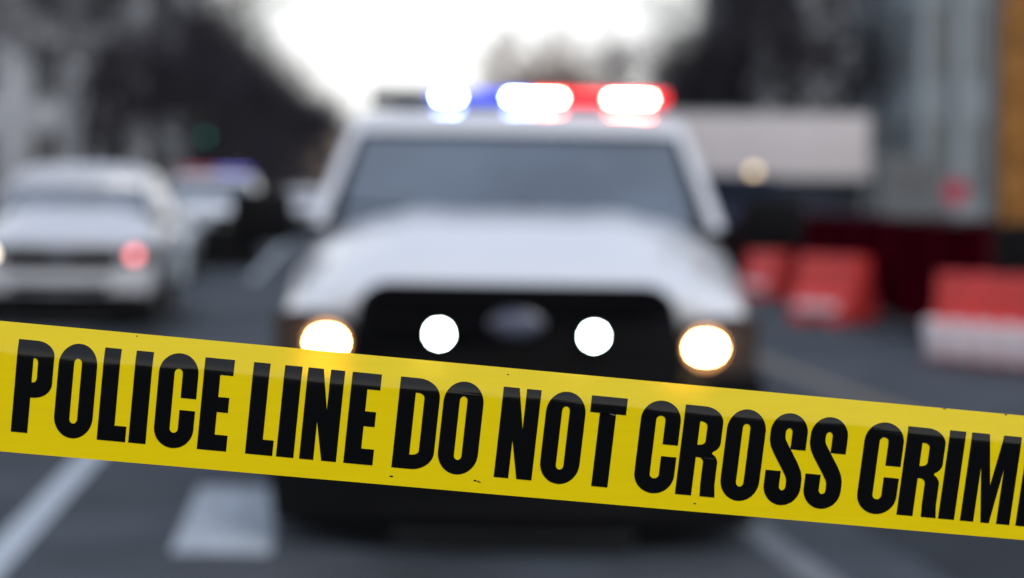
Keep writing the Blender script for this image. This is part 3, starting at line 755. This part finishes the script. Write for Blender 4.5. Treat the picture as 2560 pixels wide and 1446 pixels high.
# ------------------------------------------------------------------ trees
def tree_meshes(seed, Hh, spread, dense, droop=0.0, twigm='twig', rmin=.021):
    rnd = random.Random(seed)
    tk = MB(); cr = MB()
    def branch(p, d, ln, r, lvl):
        n = 3 if lvl < 3 else 2
        for i in range(n):
            q = p + d * (ln / n)
            r2 = r * (.80 if lvl else .86)
            tgt = tk if lvl < 3 else cr
            tgt.tube(p, q, r, r2, 7 if lvl < 2 else (5 if lvl < 3 else 3), cap=False)
            p, r = q, r2
            d = (d + Vector((rnd.uniform(-1, 1), rnd.uniform(-1, 1), rnd.uniform(-.5, .8) - droop)) * (.16 if lvl < 2 else .28)).normalized()
            if lvl < 5 and (lvl > 0 or i > 0):
                kids = (2 if lvl else 3) + (1 if lvl == 3 and dense > 1 else 0)
                for _ in range(kids):
                    if lvl >= 3 and rnd.random() > dense: continue
                    side = Vector((rnd.uniform(-1, 1), rnd.uniform(-1, 1), rnd.uniform(-.25, .55))).normalized()
                    nd = (d * (.55 if lvl else .35) + side * spread).normalized()
                    branch(p, nd, ln * rnd.uniform(.55, .78), max(rmin, r * rnd.uniform(.5, .65)), lvl + 1)
    branch(Vector((0, 0, 0)), Vector((0, 0, 1)), Hh * .42, Hh * .022, 0)
    print('tree faces', len(tk.f), len(cr.f))
    return tk.mesh('trunk', M['bark']), cr.mesh('crown', M[twigm])
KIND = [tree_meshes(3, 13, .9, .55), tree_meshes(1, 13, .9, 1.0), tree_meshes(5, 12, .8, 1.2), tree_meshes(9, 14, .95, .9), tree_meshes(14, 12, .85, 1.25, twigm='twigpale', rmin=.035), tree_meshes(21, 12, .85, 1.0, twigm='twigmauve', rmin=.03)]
def extent(k):
    vs_ = KIND[k][1].vertices; hh = max(v.co.z for v in vs_); rr = sorted(math.hypot(v.co.x, v.co.y) for v in vs_)
    return hh, rr[int(len(rr) * .93)]
EXT = [extent(k) for k in range(len(KIND))]
def tree(k, x, y, label, sc=1.0, rz=0.0, group='bare trees along the street'):
    root = thing('bare_tree', label, 'tree', (x, y, 0), rz, group); root.scale = (sc[1] / EXT[k][1],) * 2 + (sc[0] / EXT[k][0],) if isinstance(sc, tuple) else (sc,) * 3
    for me_, nm in zip(KIND[k], ('trunk', 'crown')):
        o = bpy.data.objects.new(nm, me_); col.objects.link(o); o.parent = root
ORD = ['first', 'second', 'third', 'fourth', 'fifth', 'sixth', 'seventh', 'eighth', 'ninth', 'tenth', 'eleventh', 'twelfth', 'thirteenth', 'fourteenth', 'fifteenth', 'sixteenth', 'seventeenth', 'eighteenth', 'nineteenth', 'twentieth']
left = [(X(-40, 72), 72, 0, .95), (X(205, 86), 86, 3, .9), (X(383, 98), 98, 3, 1.05), (X(300, 118), 118, 0, 1.1)]
for px, d, k, top, hw in ((455, 134, 2, -60, 150), (530, 148, 1, 0, 130), (585, 165, 2, 30, 110), (640, 190, 1, 85, 105), (700, 220, 2, 135, 95),
                          (755, 262, 1, 185, 90), (815, 320, 2, 230, 85), (880, 350, 1, 260, 80)):
    left.append((X(px, d), d, k, ((500 - top) / FPX * d + 1.5, hw / FPX * d)))
    left.append((X(px - 30, d + 11), d + 11, 3 - k, ((460 - top) / FPX * d + 1.5, hw / FPX * d)))
left.sort(key=lambda t: t[1])
for i, (x, y, k, sc) in enumerate(left):
    tree(k, x, y, 'dark bare tree on the left pavement, %s tree of that row from the camera' % ORD[i], sc, i * 1.7)
right = [(X(2110, 80), 80, 0, 1.0, 'dark bare tree with a thick trunk left of the grey tower'),
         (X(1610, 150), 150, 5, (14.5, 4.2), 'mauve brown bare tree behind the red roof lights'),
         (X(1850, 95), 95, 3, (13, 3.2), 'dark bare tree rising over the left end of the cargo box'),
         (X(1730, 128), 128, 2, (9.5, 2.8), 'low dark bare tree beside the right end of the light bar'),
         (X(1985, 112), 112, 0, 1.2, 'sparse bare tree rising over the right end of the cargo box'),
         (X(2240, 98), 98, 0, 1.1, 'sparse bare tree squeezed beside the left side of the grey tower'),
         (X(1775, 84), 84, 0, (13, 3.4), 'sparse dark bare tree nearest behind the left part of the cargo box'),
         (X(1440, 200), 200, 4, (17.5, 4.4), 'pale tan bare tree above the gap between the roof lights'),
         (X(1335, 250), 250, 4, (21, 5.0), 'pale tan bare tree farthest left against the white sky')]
for i, (x, y, k, sc, lab) in enumerate(right): tree(k, x, y, lab, sc, 2 + i * 1.3, 'bare trees right of the street')
